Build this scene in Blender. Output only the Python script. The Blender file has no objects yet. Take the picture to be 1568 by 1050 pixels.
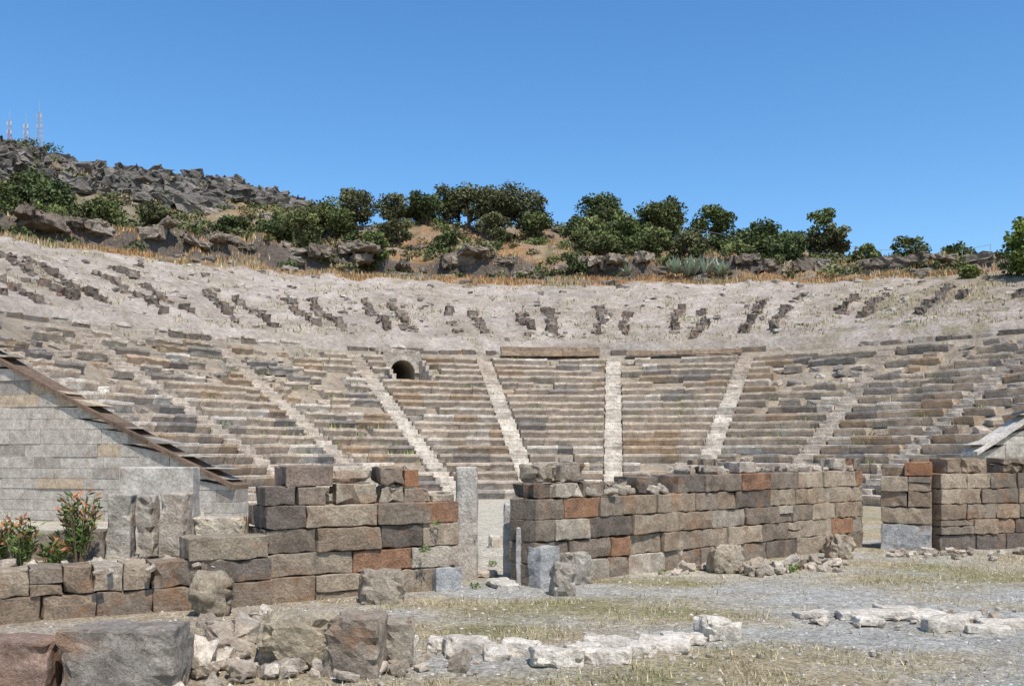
import bpy, math, random
import numpy as np
from math import radians, sin, cos, atan2, sqrt, pi
random.seed(7); rng = np.random.default_rng(7)

# ------------------------------------------------------------------ noise
def _h(i, j, k, s):
    n = (i*374761393 + j*668265263 + k*2147483647 + s*974634777) & 0xffffffff
    n = ((n ^ (n >> 13))*1274126177) & 0xffffffff
    n = ((n ^ (n >> 16))*2246822519) & 0xffffffff
    return ((n ^ (n >> 15)) & 0xffffff)/float(0xffffff)
def vnoise(p, s=0):
    p = np.asarray(p, float); f = np.floor(p); t = p-f; t = t*t*(3-2*t)
    i = f.astype(np.int64); r = 0
    for a in (0, 1):
        for b in (0, 1):
            for c in (0, 1):
                w = (t[:, 0] if a else 1-t[:, 0])*(t[:, 1] if b else 1-t[:, 1])*(t[:, 2] if c else 1-t[:, 2])
                r = r+w*_h(i[:, 0]+a, i[:, 1]+b, i[:, 2]+c, s)
    return r*2-1
def fbm(p, s=0, o=4):
    r = 0; a = .5; p = np.asarray(p, float)
    for k in range(o):
        r = r+a*vnoise(p, s+k*17); p = p*2.03+11.3; a *= .5
    return r

# ------------------------------------------------------------------ mesh builder
class MB:
    def __init__(s): s.v = []; s.f = []; s.c = []; s.m = []; s.n = 0
    def add(s, V, F, col, mi=0):
        V = np.asarray(V, float); s.v.append(V)
        C = np.asarray(col, float)
        if C.ndim == 1: C = np.tile(C[:3], (len(V), 1))
        s.c.append(C)
        n = s.n
        s.f += [tuple(int(i)+n for i in f) for f in F]
        s.m += [mi]*len(F); s.n += len(V)
    def polys(s, P, col, mi=0):
        P = np.asarray(P); N, k, _ = P.shape
        V = P.reshape(-1, 3); C = np.repeat(col, k, axis=0)
        F = (np.arange(N*k).reshape(N, k)).tolist()
        s.add(V, F, C, mi)
    def obj(s, name, mats, smooth=False, loc=None):
        V = np.concatenate(s.v); C = np.concatenate(s.c)
        me = bpy.data.meshes.new(name); me.from_pydata(V.tolist(), [], s.f)
        for m in mats: me.materials.append(m)
        me.polygons.foreach_set('material_index', np.array(s.m, dtype=np.int32))
        me.polygons.foreach_set('use_smooth', np.full(len(s.f), smooth))
        at = me.color_attributes.new('Col', 'FLOAT_COLOR', 'POINT')
        at.data.foreach_set('color', np.hstack([np.clip(C, 0, 1), np.ones((len(C), 1))]).ravel())
        me.update(); o = bpy.data.objects.new(name, me); bpy.context.scene.collection.objects.link(o)
        return o

_T = {}
def tmpl(nx, ny, nz):
    if (nx, ny, nz) in _T: return _T[(nx, ny, nz)]
    idx = {}; V = []; F = []
    def g(t):
        if t not in idx: idx[t] = len(V); V.append(t)
        return idx[t]
    n = (nx, ny, nz)
    for ax in range(3):
        u, w = (ax+1) % 3, (ax+2) % 3
        for side in (0, 1):
            for i in range(n[u]):
                for j in range(n[w]):
                    q = []
                    for di, dj in ((0, 0), (1, 0), (1, 1), (0, 1)):
                        t = [0, 0, 0]; t[ax] = side*n[ax]; t[u] = i+di; t[w] = j+dj; q.append(g(tuple(t)))
                    if side == 0: q.reverse()
                    F.append(q)
    _T[(nx, ny, nz)] = (np.array(V), F); return _T[(nx, ny, nz)]

def block(mb, c, size, rz=0, tilt=(0, 0), bev=.03, amp=.015, col=(.3, .3, .3), res=None, chip=.04, mi=0):
    h = np.array(size, float)/2
    if res is None: res = tuple(int(max(3, min(10, round(2*x/.085)))) for x in h)
    T, F = tmpl(*res); P = np.zeros((len(T), 3)); b = min(bev, h.min()*.98)
    for a in range(3):
        n = res[a]; co = np.linspace(-1, 1, n+1)
        if bev < h.min()*.6:
            co[1:-1] = np.linspace(-(1-b/h[a]), 1-b/h[a], n-1)
        P[:, a] = co[T[:, a]]*h[a]
    inner = np.clip(P, -(h-b), h-b); d = P-inner; L = np.linalg.norm(d, axis=1, keepdims=True); L[L == 0] = 1
    P = inner+d/L*b
    off = rng.uniform(-50, 50, 3); fr = 2.2/max(.25, min(1.2, h.max()))
    N = P/h; q = N/np.maximum(np.linalg.norm(N, axis=1, keepdims=True), .1)
    big = fbm(P*fr*1.5+off, 3, 3)
    edge = np.clip(np.sort(np.abs(N), axis=1)[:, 1]-.55, 0, 1)/.45
    P = P - q*(chip*np.clip(big+.12, 0, 1)*(.2+2.0*edge))[:, None]
    P = P + amp*np.stack([fbm(P*8+off+k*9, k, 3) for k in range(3)], 1)*1.6
    tx, ty = tilt
    R = np.array([[cos(rz), -sin(rz), 0], [sin(rz), cos(rz), 0], [0, 0, 1]])
    Rx = np.array([[1, 0, 0], [0, cos(tx), -sin(tx)], [0, sin(tx), cos(tx)]])
    Ry = np.array([[cos(ty), 0, sin(ty)], [0, 1, 0], [-sin(ty), 0, cos(ty)]])
    P = P @ (R@Rx@Ry).T + np.array(c)
    cc = np.array(col)*(1+.3*fbm(P*3+5, 8, 2))[:, None]
    mb.add(P, F, cc, mi)

# ------------------------------------------------------------------ materials
def nm(name):
    m = bpy.data.materials.new(name); m.use_nodes = True; nt = m.node_tree
    b = nt.nodes['Principled BSDF']; b.inputs['Roughness'].default_value = .92
    b.inputs['Specular IOR Level'].default_value = .12
    return m, nt, b
def mixc(nt, fac, a, b, mode='MIX'):
    n = nt.nodes.new('ShaderNodeMix'); n.data_type = 'RGBA'; n.blend_type = mode
    for s, v in ((0, fac), (6, a), (7, b)):
        if hasattr(v, 'is_linked') or hasattr(v, 'node'): nt.links.new(v, n.inputs[s])
        elif s == 0: n.inputs[0].default_value = v
        else: n.inputs[s].default_value = (*v, 1)
    return n.outputs[2]
def noise(nt, sc, det=5, rough=.6, co=None):
    n = nt.nodes.new('ShaderNodeTexNoise'); n.inputs['Scale'].default_value = sc
    n.inputs['Detail'].default_value = det; n.inputs['Roughness'].default_value = rough
    if co is not None: nt.links.new(co, n.inputs['Vector'])
    return n.outputs['Fac']
def ramp(nt, f, p0, p1, c0=(0, 0, 0), c1=(1, 1, 1)):
    r = nt.nodes.new('ShaderNodeValToRGB'); e = r.color_ramp.elements
    e[0].position = p0; e[1].position = p1; e[0].color = (*c0, 1); e[1].color = (*c1, 1)
    nt.links.new(f, r.inputs[0]); return r.outputs[0]
def wpos(nt):
    return nt.nodes.new('ShaderNodeNewGeometry').outputs['Position']
def bump(nt, b, h, st, dist):
    n = nt.nodes.new('ShaderNodeBump'); n.inputs['Strength'].default_value = st; n.inputs['Distance'].default_value = dist
    nt.links.new(h, n.inputs['Height']); nt.links.new(n.outputs[0], b.inputs['Normal'])
def stone(name, s=1, lichen=.5, bd=.02, dark=(.11, .09, .075), pale=(.6, .54, .45), rust=0.0, pw=1.0):
    m, nt, b = nm(name); co = wpos(nt)
    at = nt.nodes.new('ShaderNodeAttribute'); at.attribute_name = 'Col'
    n1 = noise(nt, 6*s, 8, .7, co); n2 = noise(nt, 28*s, 6, .75, co); n3 = noise(nt, 2.3*s, 5, .65, co)
    c = mixc(nt, 1, at.outputs['Color'], ramp(nt, n1, .3, .72, (.62, .58, .55), (1.3, 1.3, 1.28)), 'MULTIPLY')
    c = mixc(nt, 1, c, ramp(nt, n2, .32, .68, (.6, .59, .58), (1.32, 1.32, 1.32)), 'MULTIPLY')
    f = ramp(nt, n3, .54, .66, (0, 0, 0), (lichen,)*3); c = mixc(nt, f, c, dark)
    if rust > 0:
        n5 = noise(nt, 1.7*s, 6, .7, co); f = ramp(nt, n5, .55, .68, (0, 0, 0), (rust,)*3); c = mixc(nt, f, c, (.36, .18, .085))
    n4 = noise(nt, 11*s, 7, .8, co); f = ramp(nt, n4, .6, .68, (0, 0, 0), (lichen*pw,)*3); c = mixc(nt, f, c, pale)
    nt.links.new(c, b.inputs['Base Color'])
    ad = nt.nodes.new('ShaderNodeMath'); ad.operation = 'ADD'; nt.links.new(n1, ad.inputs[0]); nt.links.new(n2, ad.inputs[1])
    bump(nt, b, ad.outputs[0], 1, bd); return m
M_block = stone('weathered_andesite', 1, .42, .035, rust=.6, pw=.6)
M_seat = stone('seat_stone', .6, .34, .03, dark=(.17, .14, .11), pale=(.66, .6, .51), pw=.8)
M_ash = stone('ashlar_limestone', .7, .2, .012, dark=(.24, .20, .15), rust=.14)
M_marble = stone('pale_marble', 1, .18, .03, dark=(.33, .28, .22), pale=(.75, .72, .66))
M_rock = stone('hill_rock', .25, .45, .15)
M_peb = stone('pebble', 3, .1, .005)

def attr_mat(name, rough=.8):
    m, nt, b = nm(name); at = nt.nodes.new('ShaderNodeAttribute'); at.attribute_name = 'Col'
    nt.links.new(at.outputs['Color'], b.inputs['Base Color']); b.inputs['Roughness'].default_value = rough; return m
M_leaf = attr_mat('leaf'); M_grass = attr_mat('dry_grass_blade'); M_bark = attr_mat('bark')
M_metal = attr_mat('painted_metal', .5)

M_terr, nt, b = nm('hillside_earth'); co = wpos(nt)
at = nt.nodes.new('ShaderNodeAttribute'); at.attribute_name = 'Col'
a1 = noise(nt, .9, 8, .7, co); a2 = noise(nt, 5, 8, .75, co); a3 = noise(nt, .35, 6, .65, co)
c = mixc(nt, 1, at.outputs['Color'], ramp(nt, a1, .3, .7, (.70, .68, .66), (1.2, 1.2, 1.2)), 'MULTIPLY')
c = mixc(nt, 1, c, ramp(nt, a2, .3, .7, (.62, .6, .58), (1.25, 1.25, 1.25)), 'MULTIPLY')
c = mixc(nt, ramp(nt, a3, .53, .66, (0, 0, 0), (.38,)*3), c, (.28, .235, .19))
nt.links.new(c, b.inputs['Base Color'])
ad = nt.nodes.new('ShaderNodeMath'); ad.operation = 'ADD'; nt.links.new(a1, ad.inputs[0]); nt.links.new(a2, ad.inputs[1])
bump(nt, b, ad.outputs[0], 1, .24)

M_gr, nt, b = nm('gravel_ground'); co = wpos(nt)
at = nt.nodes.new('ShaderNodeAttribute'); at.attribute_name = 'Col'
g1 = noise(nt, 1.6, 8, .7, co); g2 = noise(nt, 45, 5, .8, co); g3 = noise(nt, 5.5, 7, .75, co)
vo = nt.nodes.new('ShaderNodeTexVoronoi'); vo.inputs['Scale'].default_value = 32; nt.links.new(co, vo.inputs['Vector'])
sv = nt.nodes.new('ShaderNodeSeparateColor'); nt.links.new(vo.outputs['Color'], sv.inputs[0])
c = mixc(nt, 1, at.outputs['Color'], ramp(nt, g1, .3, .7, (.78, .75, .72), (1.18, 1.18, 1.18)), 'MULTIPLY')
c = mixc(nt, 1, c, ramp(nt, g2, .3, .7, (.6, .58, .56), (1.32, 1.32, 1.32)), 'MULTIPLY')
c = mixc(nt, 1, c, ramp(nt, g3, .35, .62, (.70, .69, .61), (1.12, 1.12, 1.12)), 'MULTIPLY')
c = mixc(nt, 1, c, ramp(nt, sv.outputs[0], 0, 1, (.62, .62, .62), (1.36, 1.36, 1.36)), 'MULTIPLY')
nt.links.new(c, b.inputs['Base Color']); bump(nt, b, g2, 1, .025)

# ------------------------------------------------------------------ theatre layout
CX, CY = 3.3, 32.0; R0 = 12.0; NR = 19; RUN = .75; RISE = .4
ZD = .4+RISE*(NR-1)+.35
def P(a, r, z=0): a = radians(a); return np.array([CX+r*sin(a), CY+r*cos(a), z])
def lineL(x): return 28-.25*(x+7.7)
def lineR(x): return 30.3+.1*(x-14.3)
def inside(x, y, m=0.0):
    return np.where(x < CX, y > lineL(np.minimum(x, -7.7))+m, y > lineR(np.maximum(x, 14.3))+m)

def zrim(a): return np.interp(a, [-60, -20, 0, 20, 30, 45, 100], [15.7, 15.5, 15.5, 15.3, 14.7, 14.2, 14.0])
A75 = [-128, -60, -37, -29, -19, -15, -8, 0, 9, 20, 30, 38, 60, 120]
Z75 = [20, 21.4, 21.8, 22.8, 24.8, 25.8, 26.8, 26.6, 25.0, 22.6, 19.8, 17.3, 16.5, 16]
A110 = [-128, -60, -42, -37, -33, -29, -22, -19, -17, -14.5, -8, 0, 9, 20, 38, 120]
Z110 = [28, 37, 39.4, 39.0, 38.4, 38.2, 37.6, 36.8, 34.6, 28.6, 27, 25, 23, 19, 14, 12]
def ledge_r(a):
    a = np.asarray(a, float); ar = np.radians(a); r = 50.5
    p = np.stack([CX+r*np.sin(ar), CY+r*np.cos(ar), 0*ar], 1)
    return 50.5+fbm(p*.12, 5, 3)*3.4
def height(a, r):
    a = np.asarray(a, float); r = np.asarray(r, float); ar = np.radians(a)
    x = CX+r*np.sin(ar); y = CY+r*np.cos(ar)
    p = np.stack([x, y, 0*x], 1)
    zr = zrim(a)
    led = np.interp(a, [-60, -30, 0, 12, 20, 40], [1.8, 2.1, 2.3, 1.8, 1.3, 1.0])
    z75 = np.interp(a, A75, Z75); z110 = np.interp(a, A110, Z110)
    rl = ledge_r(a)
    soft = .5+2.2*np.clip(vnoise(np.stack([a*.16, 0*a, 0*a], 1), 66)+.1, 0, 1)
    t = np.clip((r-28.9)/(46-28.9), 0, 1)
    z = 8.9+t*(zr-8.9)
    k = np.clip((r-46)/3.5, 0, 1); z = np.where(r > 46, zr+k*.9, z)
    s = np.clip((r-rl)/soft, 0, 1); z = z+np.where(r > 46, s*led, 0)
    base = zr+.9+led
    u = np.clip((r-rl-2.8)/(75-rl-2.8), 0, 1); z = np.where(r > rl+2.75, base+(z75-base)*u**.9, z)
    w = np.clip((r-75)/35, 0, 1); z = np.where(r > 75, z75+(z110-z75)*w, z)
    d = np.clip((r-112)/140, 0, 1); z = np.where(r > 112, z110-(z110-4)*d, z)
    z = np.where(r < 28.9, ZD+(8.9-ZD)*np.clip((r-28.2)/.7, 0, 1), z)
    amp = np.interp(r, [28, 30, 45, 48, 55, 75, 110], [.05, .22, .3, .4, .8, 1.1, 1.8])
    sc = np.where(r < 48, .5, .22)[:, None]
    z = z+amp*fbm(p*sc, 9, 5)*1.3
    fr = (r/.78+.35*fbm(p*.3, 4, 2)) % 1.0
    msk = np.clip(fbm(p*.3, 21, 3)*2.4+.6, 0, 1)*((r > 29.2) & (r < 43.5))
    z = z+msk*(fr**3-.3)*.30
    z = z+np.where(r < 47, .13*fbm(p*1.9, 31, 4), 0)
    rocky = np.clip(fbm(p*.14, 55, 3)*3-.1, 0, 1)*(r > 49)
    z = z+rocky*np.abs(fbm(p*.55, 61, 4))*1.6
    ins = np.where(x < CX, y-lineL(np.minimum(x, -7.7)), y-lineR(np.maximum(x, 14.3)))
    z = np.where(ins < .3, z*np.clip((ins+.5)/.8, 0, 1)-.6*(1-np.clip((ins+.5)/.8, 0, 1)), z)
    return x, y, z
def hz(x, y):
    a = math.degrees(atan2(x-CX, y-CY)); r = sqrt((x-CX)**2+(y-CY)**2)
    return float(height([a], [r])[2][0])

# ------------------------------------------------------------------ hillside terrain
rs = np.concatenate([np.arange(28.2, 47, .15), np.arange(47, 58, .28), np.arange(58, 80, .6), np.arange(80, 125, 1.0), np.arange(125, 300, 8)])
as_ = np.arange(-100, 86.01, .3)
AA, RR = np.meshgrid(as_, rs, indexing='ij'); a_ = AA.ravel(); r_ = RR.ravel()
x, y, z = height(a_, r_)
V = np.stack([x, y, z], 1); p2 = V.copy(); p2[:, 2] = 0
pink = np.array([.60, .515, .435]); tan = np.array([.47, .395, .315]); dry = np.array([.40, .235, .115]); green = np.array([.15, .145, .06]); rockc = np.array([.17, .14, .115])
n1 = fbm(p2*.35, 71, 4); n2 = fbm(p2*.12, 72, 4); n3 = fbm(p2*.9, 73, 3)
w = np.clip(n1*2.4+.15, 0, 1)[:, None]; C = pink*(1-w*.65)+tan*w*.65
w = np.clip(n3*3-.0-.2*(r_ > 41), 0, 1)[:, None]*np.clip((a_-25)/20+.45, .4, .85)[:, None]*.8; C = C*(1-w)+np.array([.31, .27, .155])*w
w = np.clip((a_-24)/14, 0, 1)*np.clip((r_-32)/5, 0, 1)*.55; C = C*(1-w[:, None])+np.array([.38, .30, .19])*w[:, None]
w = np.clip(n2*3-.3, 0, 1)[:, None]*.5; C = C*(1-w)+np.array([.36, .32, .275])*w
out = np.clip((r_-45.3+n3*2.0)/1.6, 0, 1)[:, None]
w = np.clip(n1*2+.5, 0, 1)[:, None]; C2 = dry*w+np.array([.40, .30, .19])*(1-w)
w = np.clip(n3*2.5+n2*2-.05+(r_ > 75)*.2, 0, 1)[:, None]; C2 = C2*(1-w*.7)+green*w*.7
w = np.clip(-n3*3+n2*2-.35, 0, 1)[:, None]*.8; C2 = C2*(1-w)+np.array([.30, .26, .215])*w
G = z.reshape(AA.shape); gr = np.abs(np.gradient(G, axis=1)/np.gradient(RR, axis=1)).ravel()
w = (np.clip((gr-.75)*1.6, 0, 1)*(r_ > 47))[:, None]; C2 = C2*(1-w)+rockc*w
C = C*(1-out)+C2*out
na, nr = AA.shape
I = np.arange(na*nr).reshape(na, nr)
F = np.stack([I[:-1, :-1], I[:-1, 1:], I[1:, 1:], I[1:, :-1]], -1).reshape(-1, 4)
mb = MB(); mb.add(V, F.tolist(), C); mb.obj('hillside', [M_terr], smooth=True)

# ------------------------------------------------------------------ ground
def spaced(lo, hi, st, far, n=22):
    core = np.arange(lo, hi, st); g = np.geomspace(1, far, n)
    return np.concatenate([(lo-g)[::-1], core, hi-st+g])
gx = spaced(-14, 24, .16, 1800); gy = spaced(3, 30, .16, 1800)
X, Y = np.meshgrid(gx, gy, indexing='ij'); x = X.ravel(); y = Y.ravel(); q = np.stack([x, y, 0*x], 1)
near = ((x > -15) & (x < 25) & (y > 2) & (y < 31))
z = near*(.05*fbm(q*.5, 90, 3)+.02*fbm(q*3, 91, 3))
def gmask(q):
    x, y = q[:, 0], q[:, 1]
    m = fbm(q*.7*np.array([.7, 1.2, 1]), 95, 5)*2.0+.52
    m = m-np.clip((x-3.5-.35*(y-8))*.10, 0, .9)*(y > 7)-np.clip((9.2-y)*.35, 0, .5)
    m = m-np.clip((y-15)*.2, 0, .5)*(x > 4)
    return np.clip(m, 0, 1)
m = gmask(q)[:, None]; m[(y > 15.5) & (x < 4) & (x > -8)] = .5
C = np.array([.43, .415, .38])*m+np.array([.42, .345, .225])*(1-m)
w = np.clip(fbm(q*.8, 97, 3)*3-.1, 0, 1)[:, None]*(1-m)*.7; C = C*(1-w)+np.array([.26, .24, .12])*w
w = np.clip((-x-1.0)*.5, 0, 1)[:, None]*.6; C = C*(1-w)+np.array([.42, .34, .25])*w
w = ((y > 16) & (y < 60)).astype(float)[:, None]*np.clip((6-x)/3, 0, 1)[:, None]*.8; C = C*(1-w)+np.array([.56, .51, .42])*w
na, nr = X.shape; I = np.arange(na*nr).reshape(na, nr)
F = np.stack([I[:-1, :-1], I[1:, :-1], I[1:, 1:], I[:-1, 1:]], -1).reshape(-1, 4)
mb = MB(); mb.add(np.stack([x, y, z], 1), F.tolist(), C); mb.obj('ground', [M_gr], smooth=True)

# ------------------------------------------------------------------ seating
STAIRS = [5.9+17*k for k in range(-6, 6)]; SW = .48
PITA = -21.9; PW = 1.15
def seatcol(a, r):
    t = rng.random(); nz = vnoise(np.array([[a*.12, r*.35, 0]]), 44)[0]
    base = np.array([.57, .485, .385])
    if t < .10: base = np.array([.50, .385, .27])
    elif t < .14+.24*max(0, nz)+.12*(abs(a) > 30): base = np.array([.34, .305, .27])
    elif t > .91: base = np.array([.68, .62, .53])
    return base*rng.uniform(.88, 1.08)*(1+.14*nz)
prof = np.array([(.0, -.015), (0, -.12), (.05, -.15), (.14, -.41), (.84, -.41), (.84, 0), (.03, 0)])
mb = MB(); npf = len(prof)
def seatblock(mb, a0, a1, r0, zt, col, jr=0, jz=0, jt=0, k=3, rough=.03):
    aa = np.linspace(a0, a1, k+1); V = []
    for t, a in enumerate(aa):
        ar = radians(a); f = (t/k-.5)
        for dr, dz in prof:
            r = r0+dr+jr*(1 if dr < .2 else 0)+f*jt
            V.append([CX+r*sin(ar), CY+r*cos(ar), zt+dz+jz*(1 if dz > -.3 else 0)+f*jt*.5])
    V = np.array(V); V += rough*np.stack([fbm(V*3.2, s, 3) for s in (1, 2, 3)], 1)
    F = []
    for t in range(k):
        for j in range(npf):
            F.append((t*npf+j, (t+1)*npf+j, (t+1)*npf+(j+1) % npf, t*npf+(j+1) % npf))
    F.append(tuple(range(npf))); F.append(tuple(reversed([k*npf+j for j in range(npf)])))
    F = [tuple(reversed(f)) for f in F]
    mb.add(V, F, col)
for n in range(NR):
    r0 = R0+RUN*n; zt = .4+RISE*n
    ex = [(s-math.degrees(SW/r0), s+math.degrees(SW/r0)) for s in STAIRS]
    if n >= 15: ex.append((PITA-math.degrees(PW/(r0+.3)), PITA+math.degrees(PW/(r0+.3))))
    ex.sort(); segs = []; cur = -122
    for e0, e1 in ex:
        if e0 > cur: segs.append((cur, e0))
        cur = max(cur, e1)
    segs.append((cur, 112))
    for s0, s1 in segs:
        a = s0
        while a < s1-.01:
            da = math.degrees(rng.uniform(.6, 1.9)/r0); e = min(a+da, s1)
            if s1-e < math.degrees(.35/r0): e = s1
            mid = (a+e)/2; pm = P(mid, r0+.4)
            if inside(pm[0], pm[1], .45):
                dmg = np.clip((r0-17)/8, 0, 1)*(.26+.8*(mid < -32)+.65*(mid > 28))+.09
                nz = vnoise(np.array([[mid*.13, n*.35, 0]]), 5)[0]
                if rng.random() < dmg*.42*(1+nz*1.6):
                    if rng.random() < .7:
                        c = P(mid, r0+.35, zt-.28)
                        block(mb, c, (rng.uniform(.4, .8), .5, .3), -radians(mid)+rng.normal()*.3, (rng.normal()*.15, rng.normal()*.15), .06, .03, seatcol(mid, r0)*.85, (4, 3, 3), .1)
                else:
                    j = .012+.06*dmg
                    g = math.degrees(.004/r0)
                    seatblock(mb, a+g, e-g, r0, zt, seatcol(mid, r0), rng.normal()*j, rng.normal()*j*.6, rng.normal()*j*1.2, 4, .04+.05*dmg)
            a = e
mb.obj('theatre_seating', [M_seat])

mb = MB(); aa = np.arange(-118, 112, .9); rb = np.array(list(np.arange(11.6, 27.1, .74))+[27.2, 28.0, 28.7])
AA, RR = np.meshgrid(aa, rb, indexing='ij'); a_ = AA.ravel(); r_ = RR.ravel(); ar = np.radians(a_)
x = CX+r_*np.sin(ar); y = CY+r_*np.cos(ar)
z = np.minimum((RISE/RUN)*(r_-12)-.07, ZD)
z = np.where(r_ < 12, -.1, z); z = np.where(r_ >= 26.5, ZD, z); z += np.where(r_ > 12, .05*fbm(np.stack([x, y, 0*x], 1)*1.3, 12, 3)-.03, 0)
na, nr = AA.shape; I = np.arange(na*nr).reshape(na, nr); F = []
for i in range(na-1):
    for j in range(nr-1):
        am = (aa[i]+aa[i+1])/2; rm = (rb[j]+rb[j+1])/2
        pm = P(am, rm)
        if not inside(pm[0], pm[1], .35): continue
        if 22.6 < rm < 27.15 and abs(am-PITA) < math.degrees(PW/rm)+.25: continue
        F.append((I[i, j], I[i, j+1], I[i+1, j+1], I[i+1, j]))
C = np.tile([.47, .39, .29], (len(x), 1))*(1+.3*fbm(np.stack([x, y, z], 1)*.8, 14, 3))[:, None]
mb.add(np.stack([x, y, z], 1), F, C); mb.obj('walkway_and_seat_bed', [M_terr], smooth=False)

for s in STAIRS:
    mb = MB(); cnt = 0; main = -30 < s < 25
    for i in range(NR*2):
        r = R0+i*.375-.12; zt = .2+i*.2
        c = P(s, r+.3, zt-.15)
        if not inside(c[0], c[1], .5): continue
        cnt += 1
        w = rng.uniform(.84, .93); fade = np.clip((i-24)/8, 0, 1) if not (0 < s < 10) else 0
        cc = np.array([.69, .62, .52]) if main else np.array([.60, .52, .425])
        cc = cc*(1-fade)+np.array([.52, .44, .35])*fade
        if rng.random() < .12: cc = cc*.75
        block(mb, c+rng.normal(0, .015, 3), (w, .56, .3), -radians(s), (0, rng.normal()*.015), .025, .02, cc*rng.uniform(.85, 1.08), (4, 3, 3), .07)
    if cnt: mb.obj('stone_stairway', [M_seat])

mb = MB(); a = -98.
while a < 84:
    L = rng.uniform(.6, 1.5); da = math.degrees(L/28.5); mid = a+da/2; pm = P(mid, 28.45)
    nz = vnoise(np.array([[mid*.10, 3.3, 0]]), 15)[0]
    if inside(pm[0], pm[1], .6) and (nz > -.08 or mid < -36):
        hgt = rng.uniform(.25, .42)
        dark = rng.random() < .6
        block(mb, (pm[0], pm[1], ZD+hgt/2+.02), (L*.97, .45, hgt), -radians(mid)+rng.normal()*.03, (0, 0), .04, .03, np.array([.20, .17, .14]) if dark else np.array([.50, .44, .36]), (5, 3, 3), .08)
        if mid < -33 and rng.random() < .5 or rng.random() < .1:
            block(mb, (pm[0], pm[1], ZD+hgt+.1), (L*.8, .5, .2), -radians(mid), (0, 0), .04, .02, np.array([.64, .58, .49]), (5, 3, 3), .08)
    a += da
mb.obj('walkway_kerb_wall', [M_block])
for (a0, a1, hh) in ((-8.5, 4.2, .75), (7.6, 22, .3)):
    mb = MB()
    for c in range(2 if hh > .5 else 1):
        a = a0
        while a < a1:
            L = rng.uniform(.7, 1.5); da = min(math.degrees(L/27.2), a1-a); mid = a+da/2; L = radians(da)*27.2
            if L > .1:
                pm = P(mid, 26.65+.4*c, ZD-.12+.3*c+.15)
                block(mb, pm, (L*.98, .45, .3), -radians(mid), (0, 0), .02, .02, np.array([.38, .29, .205])*rng.uniform(.8, 1.15), (5, 3, 3), .04)
            a += da
    mb.obj('backrest_wall', [M_block])

for k in range(-9, 8):
    ac = 5.9+8.5*k; mb = MB(); any_ = False
    for sd in (-1, 1):
        r_in = 29.6+rng.uniform(0, 2.2); r_out = 38.2+rng.uniform(-2.6, .8)
        if ac < -40: r_out += 2.5
        if ac > 28: r_in += 4; r_out += 2
        rr = r_in; wb = rng.uniform(0, 6)
        while rr < r_out:
            off = sd*(.85+.12*sin(rr*1.1+wb))
            ang = ac+math.degrees(off/rr)
            x, y, z = height([ang], [rr])
            if inside(x[0], y[0], 1) and rng.random() > .14:
                any_ = True; sh = rng.uniform(.7, 1.5)
                block(mb, (x[0]+rng.normal()*.07, y[0]+rng.normal()*.06, z[0]+.06), (rng.uniform(.4, .72), rng.uniform(.42, .68), rng.uniform(.4, .74)), -radians(ang)+rng.normal()*.14, (rng.normal()*.09, rng.normal()*.09), .03, .045, np.array([.205, .17, .14])*sh, (5, 4, 4), .2)
                if rng.random() < .25:
                    block(mb, (x[0]+rng.normal()*.45, y[0]+rng.normal()*.35, z[0]+.05), (.34, .3, .28), rng.uniform(0, 3), (.2, .1), .03, .03, np.array([.32, .27, .22])*sh, (4, 4, 4), .15)
            rr += rng.uniform(.55, .78)
    if any_: mb.obj('upper_stair_remains', [M_block])

# ---- tunnel entrance
mb = MB(); ar = radians(PITA); rad = np.array([sin(ar), cos(ar), 0]); tan_ = np.array([cos(ar), -sin(ar), 0])
def L(x, r, z): return np.array([CX, CY, 0])+rad*r+tan_*x+np.array([0, 0, z])
zf = .4+RISE*14
W = PW-.05
mb.add([L(-W, 22.7, zf-.02), L(W, 22.7, zf-.02), L(W, 30, zf-.02), L(-W, 30, zf-.02)], [(0, 1, 2, 3)], (.46, .40, .31))
for sd in (-1, 1):
    for i in range(6):
        rr = 23.2+i*.6; top = .4+RISE*(15+i*.6/.75)-.1
        hgt = min(top, ZD-.02)-zf+.08
        block(mb, L(sd*(W+.02), rr+.3, zf+hgt/2-.02), (.24, .62, hgt), -ar, (0, 0), .02, .02, np.array([.52, .45, .37])*rng.uniform(.85, 1.1), (3, 4, 4), .06)
ra = .74; sp = zf+.62; yb = 25.6; N = 14; top = zf+1.75
arc = [(-ra, zf)]+[(-ra*cos(pi*i/N), sp+ra*sin(pi*i/N)) for i in range(N+1)]+[(ra, zf)]
out_ = [(-W, zf)]+[(-W+(2*W)*i/N, top) for i in range(N+1)]+[(W, zf)]
V = [L(x, yb, z) for x, z in arc]+[L(x, yb, z) for x, z in out_]+[L(x, yb+4, z) for x, z in arc]
n = len(arc); F = [(i, i+1, n+i+1, n+i) for i in range(n-1)]+[(i+1, i, 2*n+i, 2*n+i+1) for i in range(n-1)]+[tuple(range(2*n, 3*n))]
mb.add(V, F, (.38, .34, .28))
mb.add([L(-W, yb, top), L(W, yb, top), L(W, 27.4, ZD), L(-W, 27.4, ZD)], [(0, 1, 2, 3)], (.50, .42, .33))
for i in range(11):
    t = pi*(i+.5)/11; v = []
    for dy in (-.08, .10):
        for (rr_, tt) in ((ra-.02, t-pi/22.6), (ra-.02, t+pi/22.6), (ra+.24, t+pi/22.6), (ra+.24, t-pi/22.6)):
            v.append(L(-rr_*cos(tt), yb+dy-.05, sp+rr_*sin(tt)))
    mb.add(v, [(0, 1, 2, 3), (7, 6, 5, 4), (0, 4, 5, 1), (1, 5, 6, 2), (2, 6, 7, 3), (3, 7, 4, 0)], np.array([.54, .48, .4])*rng.uniform(.8, 1.1))
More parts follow.
